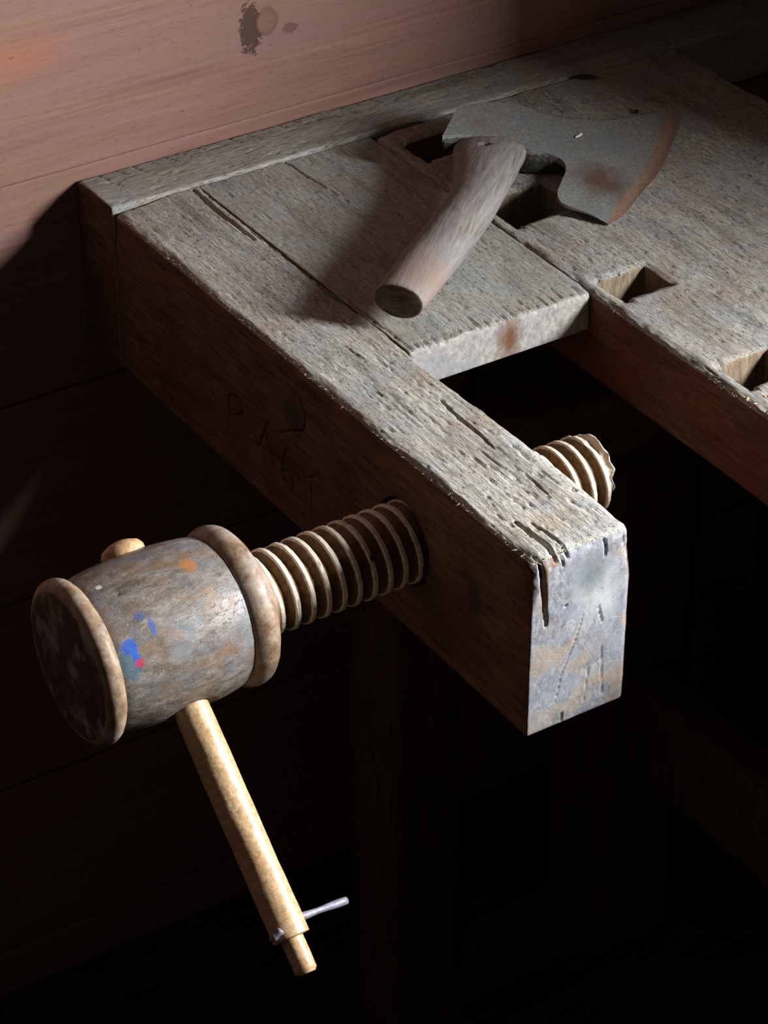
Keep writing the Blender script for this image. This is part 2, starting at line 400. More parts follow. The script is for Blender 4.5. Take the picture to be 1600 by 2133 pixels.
def axe_mats():
    t = NT('dusty_grey_iron')
    g = t.noise(330, 7, 0.7, 0.2); big = t.noise(22, 4, 0.6)
    c = t.ramp(g, [(0.32, (0.115, 0.11, 0.10)), (0.5, (0.20, 0.195, 0.18)), (0.68, (0.28, 0.275, 0.26))])
    c = t.mix(t.ramp(big, [(0.45, 0), (0.62, 0.5)]), c, (0.17, 0.17, 0.18))
    c = t.mix(t.blob((0.385, -0.272, 0.01), 0.036, 0.5, 60, (1, 1, 1), 0.8), c, (0.115, 0.066, 0.042))
    c = t.mix(t.math('MULTIPLY', t.blob((0.327, -0.162, 0.04), 0.014, 0.6, 90, (1, 1, 1), 0.7), 0.35), c, (0.20, 0.085, 0.045))
    c = t.mix(t.ramp(t.noise(700, 2), [(0.26, 0.7), (0.34, 0)]), c, (0.05, 0.045, 0.04))
    iron = t.done(c, 0.62, t.bump(g, 0.0005, 0.8), metal=0.15, spec=0.4)
    t = NT('rusty_cutting_edge'); g = t.noise(300, 6, 0.7)
    c = t.ramp(g, [(0.3, (0.16, 0.09, 0.06)), (0.5, (0.245, 0.15, 0.105)), (0.7, (0.31, 0.20, 0.15))])
    edge = t.done(c, 0.55, t.bump(g, 0.0003, 0.6), metal=0.15, spec=0.4)
    t = NT('dark_forged_iron'); g = t.noise(200, 6, 0.7)
    c = t.ramp(g, [(0.35, (0.012, 0.011, 0.010)), (0.55, (0.04, 0.034, 0.028)), (0.7, (0.085, 0.072, 0.055))])
    dark = t.done(c, 0.6, t.bump(g, 0.001, 0.9), metal=0.2, spec=0.4)
    t = NT('pale_axe_handle')
    v = t.map((1, 1, 1), rot=(0, 0, -0.75))
    g = t.noise((26, 300, 300), 7, 0.65, 0.3, src=v)
    c = t.ramp(g, [(0.28, (0.11, 0.092, 0.078)), (0.5, (0.20, 0.175, 0.158)), (0.7, (0.28, 0.255, 0.235))])
    c = t.mix(t.blob((0.125, -0.36, 0.03), 0.05, 0.5, 60, (1, 1, 1), 0.8), c, (0.22, 0.15, 0.12))
    c = t.mix(t.ramp(t.noise(24, 4, 0.6, 0, (3, 3, 3)), [(0.50, 0), (0.64, 0.45)]), c, (0.18, 0.177, 0.19))
    c = t.mix(t.ramp(t.noise(380, 3, 0.7, 0, (5, 5, 5)), [(0.28, 0.6), (0.36, 0)]), c, (0.08, 0.055, 0.04))
    hd = t.done(c, 0.6, t.bump(g, 0.0008, 0.7), spec=0.35)
    t = NT('shaded_handle_end_grain'); g = t.noise((90, 90, 260), 5, 0.6)
    c = t.ramp(g, [(0.3, (0.035, 0.024, 0.015)), (0.5, (0.085, 0.062, 0.04)), (0.7, (0.15, 0.115, 0.078))])  # end grain, colour darkened for the shade on a face turned from the light
    he = t.done(c, 0.85, t.bump(g, 0.0008, 0.8))
    return iron, edge, dark, hd, he
M_IRON, M_EDGE, M_DIRON, M_HAND, M_HANDEND = axe_mats()

def plain(name, c, rough, metal=0.0, var=0.25, sc=300):
    t = NT(name); g = t.noise(sc, 5, 0.65)
    col = t.ramp(g, [(0.35, tuple(v * (1 - var) for v in c)), (0.65, tuple(min(1, v * (1 + var)) for v in c))])
    return t.done(col, rough, t.bump(g, 0.0004, 0.7), metal=metal, spec=0.4)
M_PIN = plain('grey_pin_metal', (0.22, 0.205, 0.25), 0.6, 0.35)
M_CHIP = plain('fresh_wood_chip', (0.55, 0.38, 0.22), 0.7)
M_FIBRE = plain('torn_wood_fibre', (0.42, 0.35, 0.26), 0.8)
M_WHITE = plain('pale_flake', (0.75, 0.72, 0.66), 0.6)
M_DFLAKE = plain('dark_flake', (0.03, 0.02, 0.015), 0.7)
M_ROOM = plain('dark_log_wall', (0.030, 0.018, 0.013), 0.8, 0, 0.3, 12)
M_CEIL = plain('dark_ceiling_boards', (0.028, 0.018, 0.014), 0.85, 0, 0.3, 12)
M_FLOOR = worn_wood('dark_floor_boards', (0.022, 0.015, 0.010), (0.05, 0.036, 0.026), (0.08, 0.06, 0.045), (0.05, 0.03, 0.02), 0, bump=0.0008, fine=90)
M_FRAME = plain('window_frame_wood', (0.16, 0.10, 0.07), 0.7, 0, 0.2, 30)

# ------------------------------------------------------------------ the room
XL, YF, ZC = -2.4, -3.1, 1.62                # left wall, front wall, ceiling (above the bench top)
def solid(name, lo, hi, mats, parent=None, r=0.003, seg=1):
    xs = cat(np.array([lo[0], lo[0] + r, hi[0] - r, hi[0]])); ys = cat(np.array([lo[1], lo[1] + r, hi[1] - r, hi[1]])); zs = cat(np.array([lo[2], lo[2] + r, hi[2] - r, hi[2]]))
    V, Q, F = lattice(xs, ys, zs); V, n = rounded(V, lo, hi, r)
    return mesh_obj(name, V, Q, mats, parent=parent, smooth=False)

wall = thing('wall_back', None, None, (-0.5, 0.06, 0), 'structure')
JZ = [-0.93, -0.868, -0.655, -0.432, -0.2105, 0.0145, 0.236, 0.458, 0.68, 0.90, 1.12, 1.34, 1.62]
rng = random.Random(3)
solid('backing', (XL, 0.028, -0.93), (XR + 0.3, 0.06, ZC), M_ROOM, wall)
for a, b in zip(JZ[:-1], JZ[1:]):
    tight = 0.0145
    ga = 0.0002 if abs(a - tight) < 1e-6 else 0.0012; gb = 0.0002 if abs(b - tight) < 1e-6 else 0.0012
    lo = (XL, 0.0 + rng.uniform(0, .0004), a + ga); hi = (XR + 0.12, 0.03, b - gb)
    xs = cat(lin(lo[0], -0.45, 0.2), lin(-0.45, 0.75, 0.012), np.array([hi[0]]))
    zs = cat(np.array([lo[2], lo[2] + 0.0012, lo[2] + 0.003]), lin(lo[2] + 0.003, hi[2] - 0.003, 0.014), np.array([hi[2] - 0.0012, hi[2]]))
    V, Q, F = lattice(xs, cat(np.array([lo[1], lo[1] + .0012, .004, hi[1]])), zs); rj = np.where(np.abs(V[:, 2] - tight) < 0.02, 0.0009, 0.0025)
    V, n = rounded(V, lo, hi, rj)
    V[:, 1] -= 0.0006 * fbm(V, (8, 1, 60), 3, 2) * (n[:, 1] < -0.5)
    mesh_obj('plank', V, Q, M_WALL, parent=wall)

def merged(name, boxes, mat, parent=None):
    V = []; F = []
    for lo, hi in boxes:
        b = len(V)
        for z in (lo[2], hi[2]):
            for x, y in ((lo[0], lo[1]), (hi[0], lo[1]), (hi[0], hi[1]), (lo[0], hi[1])): V.append([x, y, z])
        for q in ((3, 2, 1, 0), (4, 5, 6, 7), (0, 1, 5, 4), (1, 2, 6, 5), (2, 3, 7, 6), (3, 0, 4, 7)): F.append([b + i for i in q])
    return mesh_obj(name, V, F, mat, parent=parent, smooth=False)
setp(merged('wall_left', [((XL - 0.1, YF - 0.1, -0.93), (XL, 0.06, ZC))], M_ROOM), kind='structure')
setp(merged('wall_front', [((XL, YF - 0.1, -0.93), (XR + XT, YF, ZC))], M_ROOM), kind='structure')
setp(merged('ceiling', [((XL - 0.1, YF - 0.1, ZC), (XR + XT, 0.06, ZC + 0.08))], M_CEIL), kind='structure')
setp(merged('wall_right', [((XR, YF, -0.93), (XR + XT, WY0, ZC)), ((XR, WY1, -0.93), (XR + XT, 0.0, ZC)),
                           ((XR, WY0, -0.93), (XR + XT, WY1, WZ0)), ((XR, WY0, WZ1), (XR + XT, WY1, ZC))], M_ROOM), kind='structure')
win = thing('window_1', None, None, (XR + XT / 2, (WY0 + WY1) / 2, TOP + WZ0), 'structure')
fw = 0.022
merged('window_frame', [((XR + XT - 0.03, WY0, WZ0), (XR + XT, WY0 + fw, WZ1)), ((XR + XT - 0.03, WY1 - fw, WZ0), (XR + XT, WY1, WZ1)),
                        ((XR + XT - 0.03, WY0 + fw, WZ0), (XR + XT, WY1 - fw, WZ0 + fw)), ((XR + XT - 0.03, WY0 + fw, WZ1 - fw), (XR + XT, WY1 - fw, WZ1))], M_FRAME, win)

floor = thing('floor', None, None, (0, -1, 0), 'structure')
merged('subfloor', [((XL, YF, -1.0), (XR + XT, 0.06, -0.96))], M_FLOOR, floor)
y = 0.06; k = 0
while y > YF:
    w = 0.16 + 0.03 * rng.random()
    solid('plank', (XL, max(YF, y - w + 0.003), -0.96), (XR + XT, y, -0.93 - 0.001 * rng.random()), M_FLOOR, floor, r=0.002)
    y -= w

# ------------------------------------------------------------------ the workbench
bench = thing('workbench', 'old grey worn wooden workbench standing against the pinkish plank wall', 'workbench', (0.35, -0.35, 0))
YS, ZS = -0.5365, -0.08                       # axis of the vise screw

# --- end beam: the thick arm the screw runs through
def make_beam():
    lo = (0.0, -0.7065, -0.16); hi = (0.086, -0.0675, 0.0)
    xs = cat(lin(lo[0], hi[0], 0.0012)); ys = lin(lo[1], hi[1], 0.0013)
    zs = cat(lin(lo[2], -0.022, 0.0014), lin(-0.022, 0.0, 0.0012))
    V, Q, F = lattice(xs, ys, zs)
    R = 0.037
    cen = V[Q].mean(1)
    side = (F == 0) | (F == 1)
    rc = np.hypot(V[:, 1] - YS, V[:, 2] - ZS); onx = (np.abs(V[:, 0] - lo[0]) < 1e-6) | (np.abs(V[:, 0] - hi[0]) < 1e-6)
    keep = ~(side & (np.hypot(cen[:, 1] - YS, cen[:, 2] - ZS) < R))
    Q = Q[keep]; F = F[keep]
    s = onx & (rc < R + 0.0018)
    sc = R / np.maximum(rc, 1e-6)
    V[s, 1] = YS + (V[s, 1] - YS) * sc[s]; V[s, 2] = ZS + (V[s, 2] - ZS) * sc[s]
    P0 = V.copy()
    # worn edges: radius grows along the top-left arris and at the front end
    front = ss(-0.64, -0.70, V[:, 1])
    topw = ss(-0.05, -0.012, V[:, 2])
    left = 1 - ss(0.02, 0.06, V[:, 0])
    expo = 1 - ss(-0.43, -0.40, V[:, 1])       # free edge past the boards
    r = 0.0010 + topw * ((0.0035 * np.maximum(expo, left)) + left * (0.0035 + 0.0035 * fbm(V * [0, 1, 0], (1, 14, 1), 2, 4)) + 0.0045 * front)
    V, n = rounded(V, lo, hi, r)
    up = np.clip(n[:, 2], 0, 1); lf = np.clip(-n[:, 0], 0, 1); rt = np.clip(n[:, 0], 0, 1); fr = np.clip(-n[:, 1], 0, 1)
    edge = np.clip(1 - np.abs(n).max(1), 0, 1) * 3.3
    d = np.zeros(len(V))
    grain = fbm(V, (420, 30, 420), 4, 1)
    pit = fbm(V, (260, 70, 260), 3, 7)
    rough = ss(-0.30, -0.62, V[:, 1]) * 0.5 + 0.6
    d += up * (0.0007 * grain * rough - 0.0011 * ss(0.30, 0.65, -pit) * rough)
    d += up * 0.0012 * fbm(V, (30, 7, 30), 3, 12)
    d += edge * np.clip(topw, 0, 1) * (0.0016 * fbm(V, (150, 90, 150), 3, 21) + 0.0018 * fbm(V, (40, 35, 40), 2, 24))
    d += (lf + rt) * (0.0003 * fbm(V, (200, 25, 200), 3, 30) + 0.0004 * fbm(V, (20, 10, 30), 2, 31))
    d += fr * (0.00045 * fbm(V, (70, 70, 40), 4, 33))
    # cracks on the top
    ct = [([(0.0853, -0.09), (0.0850, -0.16), (0.0850, -0.30), (0.0853, -0.335)], 0.0017, 0.008),
          ([(0.0798, -0.0701), (0.0765, -0.1166), (0.0781, -0.1804)], 0.0024, 0.010),
          ([(0.0684, -0.4852), (0.0663, -0.506), (0.0653, -0.5308), (0.063, -0.5684)], 0.0013, 0.004),
          ([(0.0634, -0.6067), (0.0615, -0.6259), (0.0595, -0.6447)], 0.0011, 0.004),
          ([(0.020, -0.655), (0.0214, -0.682), (0.0225, -0.71)], 0.0026, 0.006),
          ([(0.030, -0.662), (0.033, -0.71)], 0.0014, 0.004),
          ([(0.030, -0.43), (0.033, -0.46)], 0.0012, 0.002), ([(0.048, -0.37), (0.05, -0.40)], 0.0013, 0.002),
          ([(0.052, -0.56), (0.055, -0.61)], 0.0009, 0.002), ([(0.075, -0.61), (0.076, -0.64)], 0.0010, 0.002),
          ([(0.0806, -0.643), (0.0806, -0.647)], 0.0020, 0.004)]
    rg = random.Random(8)
    for i in range(60):
        x = rg.uniform(0.008, 0.078); yy = rg.uniform(-0.69, -0.09); L = rg.uniform(0.008, 0.035)
        ct.append(([(x, yy), (x + rg.uniform(-.002, .002), yy - L)], rg.uniform(.0004, .0008), rg.uniform(.0006, .0016)))
    d -= (n[:, 2] > 0.35) * cracks(P0, 0, 1, ct, 0.0014)
    # cracks in the end face
    ce = [([(0.0045, 0.004), (0.0097, -0.0202), (0.0127, -0.0499), (0.0138, -0.062)], 0.0022, 0.006),
          ([(0.0282, -0.0143), (0.0268, -0.0)], 0.0012, 0.004), ([(0.0648, -0.001), (0.0665, -0.0190)], 0.0013, 0.005),
          ([(0.0815, -0.004), (0.0825, -0.0184)], 0.0011, 0.004),
          ([(0.0478, -0.0639), (0.042, -0.0849), (0.0298, -0.1134), (0.0242, -0.141)], 0.0006, 0.0014),
          ([(0.0553, -0.1161), (0.0521, -0.151)], 0.0006, 0.0012), ([(0.0662, -0.1008), (0.0701, -0.1526)], 0.0007, 0.0015),
          ([(0.0622, -0.0619), (0.066, -0.079)], 0.0010, 0.002), ([(0.0308, -0.0500), (0.0312, -0.0508)], 0.0022, 0.004),
          ([(0.0316, -0.150), (0.0326, -0.16)], 0.0010, 0.003)]
    d -= fr * cracks(P0, 0, 2, ce, 0.0007)
    # splintered wedge lost from the top of the left crack
    wedge = fr * (1 - ss(0.0, 0.0035, np.abs(P0[:, 0] - 0.0095 - (P0[:, 2] + 0.02) * -0.12))) * ss(-0.052, -0.012, P0[:, 2])
    d -= 0.004 * wedge
    # carved marks on the left side: a letter, a stroke, a six and a small y, and a half-moon bruise
    c6 = [(-0.3690, -0.0860), (-0.3620, -0.0880), (-0.3560, -0.0960), (-0.3525, -0.1080), (-0.3525, -0.1200), (-0.3560, -0.1290), (-0.3620, -0.1315), (-0.3675, -0.1270), (-0.3690, -0.1190), (-0.3655, -0.1130), (-0.3595, -0.1120), (-0.3540, -0.1160)]
    cl = [([(-0.2631, -0.1232), (-0.2654, -0.087), (-0.2780, -0.0815), (-0.2865, -0.0850), (-0.2874, -0.0920), (-0.2800, -0.1000), (-0.2689, -0.1052), (-0.29, -0.1176)], 0.0012, 0.0022),
          ([(-0.3075, -0.1057), (-0.3122, -0.1147), (-0.3294, -0.0814)], 0.0012, 0.0022), ([(-0.3251, -0.0900), (-0.3381, -0.1180)], 0.0012, 0.0022),
          (c6, 0.0012, 0.0022),
          ([(-0.3858, -0.0993), (-0.3906, -0.1018), (-0.4000, -0.0960), (-0.4057, -0.0902)], 0.0012, 0.002), ([(-0.3987, -0.1065), (-0.3991, -0.1272)], 0.0010, 0.002)]
    d -= lf * cracks(P0, 1, 2, cl, 0.0, taper=False)
    moon = [([(-0.3603, -0.0254), (-0.3799, -0.0272), (-0.391, -0.0374), (-0.3905, -0.0480), (-0.3871, -0.0586), (-0.365, -0.0700), (-0.348, -0.0807)], 0.0016, 0.003)]
    d -= lf * cracks(P0, 1, 2, moon, 0.0002)
    V = V + n * d[:, None]
    # the arm widens slightly to the front
    V[:, 0] += rt * 0.004 * ss(-0.42, -0.62, P0[:, 1])
    mi = np.where(F == 5, 0, np.where(F == 2, 2, 1))
    # the worn arris takes the colour of the top
    cz = cen[keep]
    mi[(F == 0) & (cz[:, 2] > -0.0035)] = 0
    mi[(F == 1) & (cz[:, 2] > -0.006)] = 0
    o = mesh_obj('end_beam', V, Q, [M_TOP, M_SIDE, M_END], mi, bench)
    return o
make_beam()
# threaded bore through the beam
th = np.linspace(0, 2 * np.pi, 72, endpoint=False); V = []; F = []
for i, x in enumerate(np.linspace(0.0006, 0.0885, 22)):
    for a in th: V.append([x, YS + 0.0371 * math.cos(a), ZS + 0.0371 * math.sin(a)])
for i in range(21):
    for j in range(72): F.append([i * 72 + j, i * 72 + (j + 1) % 72, (i + 1) * 72 + (j + 1) % 72, (i + 1) * 72 + j])
mesh_obj('screw_bore', V, F, M_SIDE, parent=bench)

# --- generic worn board
def board(name, lo, hi, mats, rtop, step, ystep, amp=1.0, specs=(), seed=0, end_slot=None, ax=1, zoff=None, sidew=False):
    xs = lin(lo[0], hi[0], step if ax == 1 else ystep); ys = lin(lo[1], hi[1], ystep if ax == 1 else step)
    zs = cat(np.array([lo[2]]), lin(lo[2] + 0.001, hi[2], 0.0022))
    V, Q, F = lattice(xs, ys, zs); P0 = V.copy()
    topw = ss(hi[2] - 0.03, hi[2] - 0.005, V[:, 2])
    rr = 0.001 + topw * rtop
    if sidew: rr = 0.0009 + topw * rtop * (1 - ss(lo[1] + 0.004, lo[1] + 0.02, V[:, 1]))
    V, n = rounded(V, lo, hi, rr)
    up = np.clip(n[:, 2], 0, 1); edge = np.clip(1 - np.abs(n).max(1), 0, 1) * 3.3; fr = np.clip(-n[:, 1], 0, 1)
    sg = (420, 34, 420) if ax == 1 else (34, 420, 420)
    sp = (240, 70, 240) if ax == 1 else (70, 240, 240)
    d = up * amp * (0.0005 * fbm(V, sg, 4, seed) - 0.0011 * ss(0.34, 0.65, -fbm(V, sp, 3, seed + 3)) + 0.0009 * fbm(V, (25, 8, 25), 3, seed + 6))
    d += edge * amp * topw * (0.0009 * fbm(V, (150, 100, 150), 3, seed + 8) + 0.0010 * fbm(V, (40, 40, 40), 2, seed + 9))
    d += fr * 0.0003 * fbm(V, (90, 90, 60), 4, seed + 11)
    if specs: d -= (n[:, 2] > 0.3) * cracks(P0, 0, 1, list(specs), 0.0012, seed + 2)
    V = V + n * d[:, None]
    if zoff is not None: V[:, 2] += zoff(P0)
    mi = np.where(F == 5, 0, 1)
    if end_slot is not None: mi[F == 2] = end_slot
    return mesh_obj(name, V, Q, mats, mi, bench)

rg = random.Random(11)
def short_cracks(x0, x1, y0, y1, n, L=(0.008, 0.03)):
    out = []
    for i in range(n):
        x = rg.uniform(x0, x1); yy = rg.uniform(y0, y1); l = rg.uniform(*L)
        out.append(([(x, yy), (x + rg.uniform(-.0015, .0015), yy - l)], rg.uniform(.0005, .0010), rg.uniform(.0008, .0016)))
    return out
mouth = lambda x0, x1: [([(x, -0.4115), (x + rg.uniform(-.001, .001), -0.4115 + rg.uniform(.008, .026))], rg.uniform(.0006, .0011), .0022) for x in np.arange(x0 + .006, x1 - .003, .0085)]
board('top_board', (0.0868, -0.4115, -0.036), (0.2690, -0.0675, 0.0), [M_TOPB, M_SIDE, M_BEND], 0.0030, 0.0014, 0.0014, 0.7,
      short_cracks(0.095, 0.262, -0.39, -0.08, 40, (0.006, 0.022)) + mouth(0.092, 0.264) +
      [([(0.1760, -0.060), (0.1768, -0.0714), (0.180, -0.118), (0.1834, -0.1655)], 0.0011, 0.004),
       ([(0.0905, -0.3), (0.0900, -0.36), (0.0915, -0.41)], 0.0012, 0.002)], 40, 2, sidew=True)
# bearer under the boards that closes the seams from below
board('bearer', (0.088, -0.300, -0.060), (0.2685, -0.09, -0.0365), [M_SIDE, M_SIDE], 0.001, 0.012, 0.012, 0.3, (), 70)
# batten across the wall end
board('end_cap', (-0.0015, -0.0672, -0.159), (XR - 0.004, -0.0015, 0.0035), [M_CAP, M_SIDE], 0.0022, 0.0015, 0.0017, 0.9,
      [([(0.02, -0.02), (0.028, -0.035)], .0010, .002)] + [([(x, -0.003), (x + rg.uniform(.003, .007), -0.003 - rg.uniform(.008, .02))], rg.uniform(.0008, .0014), .0016) for x in np.arange(0.02, 0.5, 0.017)], 80, 0, 0,
      zoff=lambda P: -0.002 * ss(-0.03, 0.0, P[:, 1]))

# --- the thick front plank with dog holes
def make_front_plank():
    lo = (0.2700, -1.25, -0.080); hi = (0.6250, -0.0675, 0.0008)
    holes = [(0.2850, 0.3500, -0.2820, -0.2290), (0.2880, 0.3350, -0.1350, -0.0950), (0.2860, 0.3350, -0.4370, -0.3985), (0.2860, 0.3350, -0.6020, -0.5630)]
    brx = sorted({h[0] for h in holes} | {h[1] for h in holes}); bry = sorted({h[2] for h in holes} | {h[3] for h in holes})
    xs = cat(lin(lo[0], brx[0], 0.0014), *[lin(a, b, 0.0014) for a, b in zip(brx[:-1], brx[1:])], lin(brx[-1], 0.45, 0.0016), lin(0.45, hi[0], 0.0024))
    bb = [-0.72] + bry + [hi[1]]
    ys = cat(lin(lo[1], -0.72, 0.01), *[lin(a, b, 0.0018) for a, b in zip(bb[:-1], bb[1:])])
    zs = cat(lin(lo[2], -0.02, 0.004), lin(-0.02, hi[2], 0.0018))
    V, Q, F = lattice(xs, ys, zs)
    cen = V[Q].mean(1)
    inh = np.zeros(len(Q), bool)
    for h in holes: inh |= (cen[:, 0] > h[0]) & (cen[:, 0] < h[1]) & (cen[:, 1] > h[2]) & (cen[:, 1] < h[3]) & (F >= 4)
    Q = Q[~inh]; F = F[~inh]; cen = cen[~inh]
    P0 = V.copy()
    topw = ss(-0.03, -0.006, V[:, 2]); left = 1 - ss(0.28, 0.30, V[:, 0])
    r = 0.001 + topw * (0.003 + left * (0.005 + 0.003 * fbm(V * [0, 1, 0], (1, 18, 1), 2, 91)))
    V, n = rounded(V, lo, hi, r)
    up = np.clip(n[:, 2], 0, 1); edge = np.clip(1 - np.abs(n).max(1), 0, 1) * 3.3; lf = np.clip(-n[:, 0], 0, 1)
    cal = 1 - 0.55 * ss(-0.40, -0.2, V[:, 1])
    d = up * (0.00065 * fbm(V, (420, 30, 420), 4, 92) - 0.0014 * ss(0.30, 0.62, -fbm(V, (230, 60, 230), 3, 93))) * cal + up * 0.0012 * fbm(V, (20, 6, 20), 3, 94)
    d += edge * topw * (0.0022 * fbm(V, (130, 90, 130), 3, 95) + 0.0026 * fbm(V, (45, 40, 45), 2, 96))
    d += lf * (0.0012 * fbm(V, (20, 12, 24), 3, 97))
    sp = short_cracks(0.29, 0.60, -0.70, -0.08, 120, (0.01, 0.05))
    d -= (n[:, 2] > 0.4) * cracks(P0, 0, 1, sp, 0.0014)
    V = V + n * d[:, None]
    # worn lips round the holes, deepest on the left (open) side
    for h in holes:
        dx = np.maximum(np.maximum(h[0] - P0[:, 0], P0[:, 0] - h[1]), 0); dy = np.maximum(np.maximum(h[2] - P0[:, 1], P0[:, 1] - h[3]), 0)
        q = np.hypot(dx, dy)
        V[:, 2] -= (n[:, 2] > 0.3) * (0.0022 * (1 - ss(0, 0.006, q)) + 0.0025 * (1 - ss(0, 0.014, q)) * (P0[:, 0] < h[0] + 0.004))
        near = (q < 1e-6) & (n[:, 2] > 0.3)
        V[near, 0] += 0.0022 * fbm(P0[near], (80, 80, 80), 3, 98); V[near, 1] += 0.0022 * fbm(P0[near], (80, 80, 80), 3, 99)
    mi = np.where(F == 5, 0, 1); mi[(F == 0) & (cen[:, 2] > -0.004)] = 0
    V = V.tolist(); Q = Q.tolist(); mi = mi.tolist()
    key = {}
    for idx, p in enumerate(P0):
        if abs(p[2] - hi[2]) < 1e-7: key[(round(p[0], 5), round(p[1], 5))] = idx
    for h in holes:
        X = [x for x in xs if h[0] - 1e-6 <= x <= h[1] + 1e-6]; Y = [v for v in ys if h[2] - 1e-6 <= v <= h[3] + 1e-6]
        loop = [(x, Y[0]) for x in X] + [(X[-1], v) for v in Y[1:]] + [(x, Y[-1]) for x in X[::-1][1:]] + [(X[0], v) for v in Y[::-1][1:-1]]
        prev = [key[(round(a, 5), round(b, 5))] for a, b in loop]
        for dz in (-0.004, -0.010, -0.02, -0.04, -0.079):
            cur = []
            for (a, b), p in zip(loop, prev):
                k2 = min(1, -dz / 0.012); t0 = V[p]
                cur.append(len(V)); V.append([t0[0] * (1 - k2) + a * k2, t0[1] * (1 - k2) + b * k2, dz])
            L = len(loop)
            for i in range(L):
                Q.append([prev[i], prev[(i + 1) % L], cur[(i + 1) % L], cur[i]]); mi.append(2)
            prev = cur
    return mesh_obj('front_plank', V, Q, [M_TOP, M_RSIDE, M_HOLE], mi, bench)
make_front_plank()

# --- tool tray behind the front plank, legs, rails
def rough_block(name, lo, hi, mat, parent, seed, step=0.012, amp=0.0015, r=0.004):
    V, Q, F = lattice(lin(lo[0], hi[0], step), lin(lo[1], hi[1], step), lin(lo[2], hi[2], step)); V, n = rounded(V, lo, hi, r)
    V = V + n * (amp * fbm(V, (30, 30, 30), 3, seed))[:, None]
    return mesh_obj(name, V, Q, mat, parent=parent)
rough_block('tray_board', (0.6275, -0.95, -0.085), (XR - 0.004, -0.068, -0.055), M_SIDE, bench, 101)
rough_block('leg', (0.150, -0.298, -0.93), (0.228, -0.215, -0.0610), M_SIDEV, bench, 102)
rough_block('leg', (0.404, -0.300, -0.93), (0.505, -0.205, -0.082), M_SIDEV, bench, 103)
rough_block('rail', (0.092, -0.350, -0.235), (0.62, -0.200, -0.162), M_SIDE, bench, 104)
rough_block('stretcher', (0.425, -1.15, -0.655), (0.475, -0.295, -0.545), M_SIDEV, bench, 105)
rough_block('stretcher', (0.225, -0.285, -0.930), (0.41, -0.225, -0.865), M_SIDEV, bench, 106)
rough_block('leg', (0.404, -1.20, -0.93), (0.505, -1.10, -0.082), M_SIDEV, bench, 107)

# --- torn fibres on the worn arrises (one loose fringe)
def fibres():
    V = []; F = []; rf = random.Random(21)
    def sliver(p, d, L, w):
        d = Vector(d).normalized(); s = d.cross(Vector((0.3, 0.2, 1))).normalized(); u = s.cross(d)
        b = len(V); bend = Vector((rf.uniform(-.3, .3), rf.uniform(-.3, .3), rf.uniform(-.1, .4)))
        for k, (t, ww) in enumerate(((0, 1), (0.5, 0.7), (1, 0.12))):
            c = Vector(p) + d * L * t + bend * L * t * t
            for a in range(3):
                q = c + (s * math.cos(a * 2.094) + u * math.sin(a * 2.094) * 0.6) * w * ww; V.append(list(q))
        for k in range(2):
            for a in range(3):
                F.append([b + k * 3 + a, b + k * 3 + (a + 1) % 3, b + (k + 1) * 3 + (a + 1) % 3, b + (k + 1) * 3 + a])
        F.append([b + 6, b + 7, b + 8]); F.append([b + 2, b + 1, b])
    for i in range(120):                                   # top-left arris of the beam
        yy = rf.uniform(-0.70, -0.07)
        sliver((rf.uniform(0.0005, 0.004), yy, rf.uniform(-0.0035, -0.001)), (-0.6, rf.uniform(-1, 1), rf.uniform(-.3, .4)), rf.uniform(.0015, .0045), rf.uniform(.0002, .0004))
    for i in range(34):                                    # splintered front corner of the beam
        sliver((rf.uniform(0.002, 0.03), rf.uniform(-0.703, -0.66), -0.0035), (rf.uniform(-1, .4), rf.uniform(-1, .3), rf.uniform(-.2, .5)), rf.uniform(.003, .009), rf.uniform(.0003, .0007))
    for i in range(110):                                   # left arris of the front plank
        yy = rf.choice((rf.uniform(-0.70, -0.42), rf.gauss(-0.455, 0.012), rf.gauss(-0.60, 0.02)))
        sliver((rf.uniform(0.271, 0.276), yy, rf.uniform(-0.006, -0.003)), (-0.7, rf.uniform(-1, 1), rf.uniform(-.4, .5)), rf.uniform(.002, .007), rf.uniform(.0003, .0006))
    o = mesh_obj('torn_fibres', V, F, M_FIBRE, parent=bench); o['kind'] = 'stuff'
fibres()

# ------------------------------------------------------------------ the vise screw
vise = thing('vise_screw', 'turned wooden vise screw with barrel head and long handle bar, through the bench beam', 'vise screw', (-0.215, YS, TOP + ZS))
def revolve_x(name, prof, seg, mats, disp=None, parent=None, mfun=None):
    prof = np.array(prof); th = np.linspace(0, 2 * np.pi, seg, endpoint=False)
    X = np.repeat(prof[:, 0][:, None], seg, 1); R = np.repeat(prof[:, 1][:, None], seg, 1); T = np.repeat(th[None], len(prof), 0)
    P = np.stack([X, YS + R * np.cos(T), ZS + R * np.sin(T)], 2).reshape(-1, 3)
    # profile normals
    g = np.gradient(prof, axis=0); nn = np.stack([-g[:, 1], g[:, 0]], 1); nn /= np.maximum(np.linalg.norm(nn, axis=1, keepdims=True), 1e-9)
    N = np.stack([np.repeat(nn[:, 0][:, None], seg, 1), nn[:, 1][:, None] * np.cos(T), nn[:, 1][:, None] * np.sin(T)], 2).reshape(-1, 3)
    if disp is not None: P = P + N * disp(P, N)[:, None]
    n = len(prof); i, j = np.meshgrid(np.arange(n - 1), np.arange(seg), indexing='ij'); i = i.ravel(); j = j.ravel(); j2 = (j + 1) % seg
    F = np.stack([i * seg + j, i * seg + j2, (i + 1) * seg + j2, (i + 1) * seg + j], 1)[:, ::-1]
    mi = mfun(P[F].mean(1)) if mfun else None
    return mesh_obj(name, P, F, mats, mi, parent)
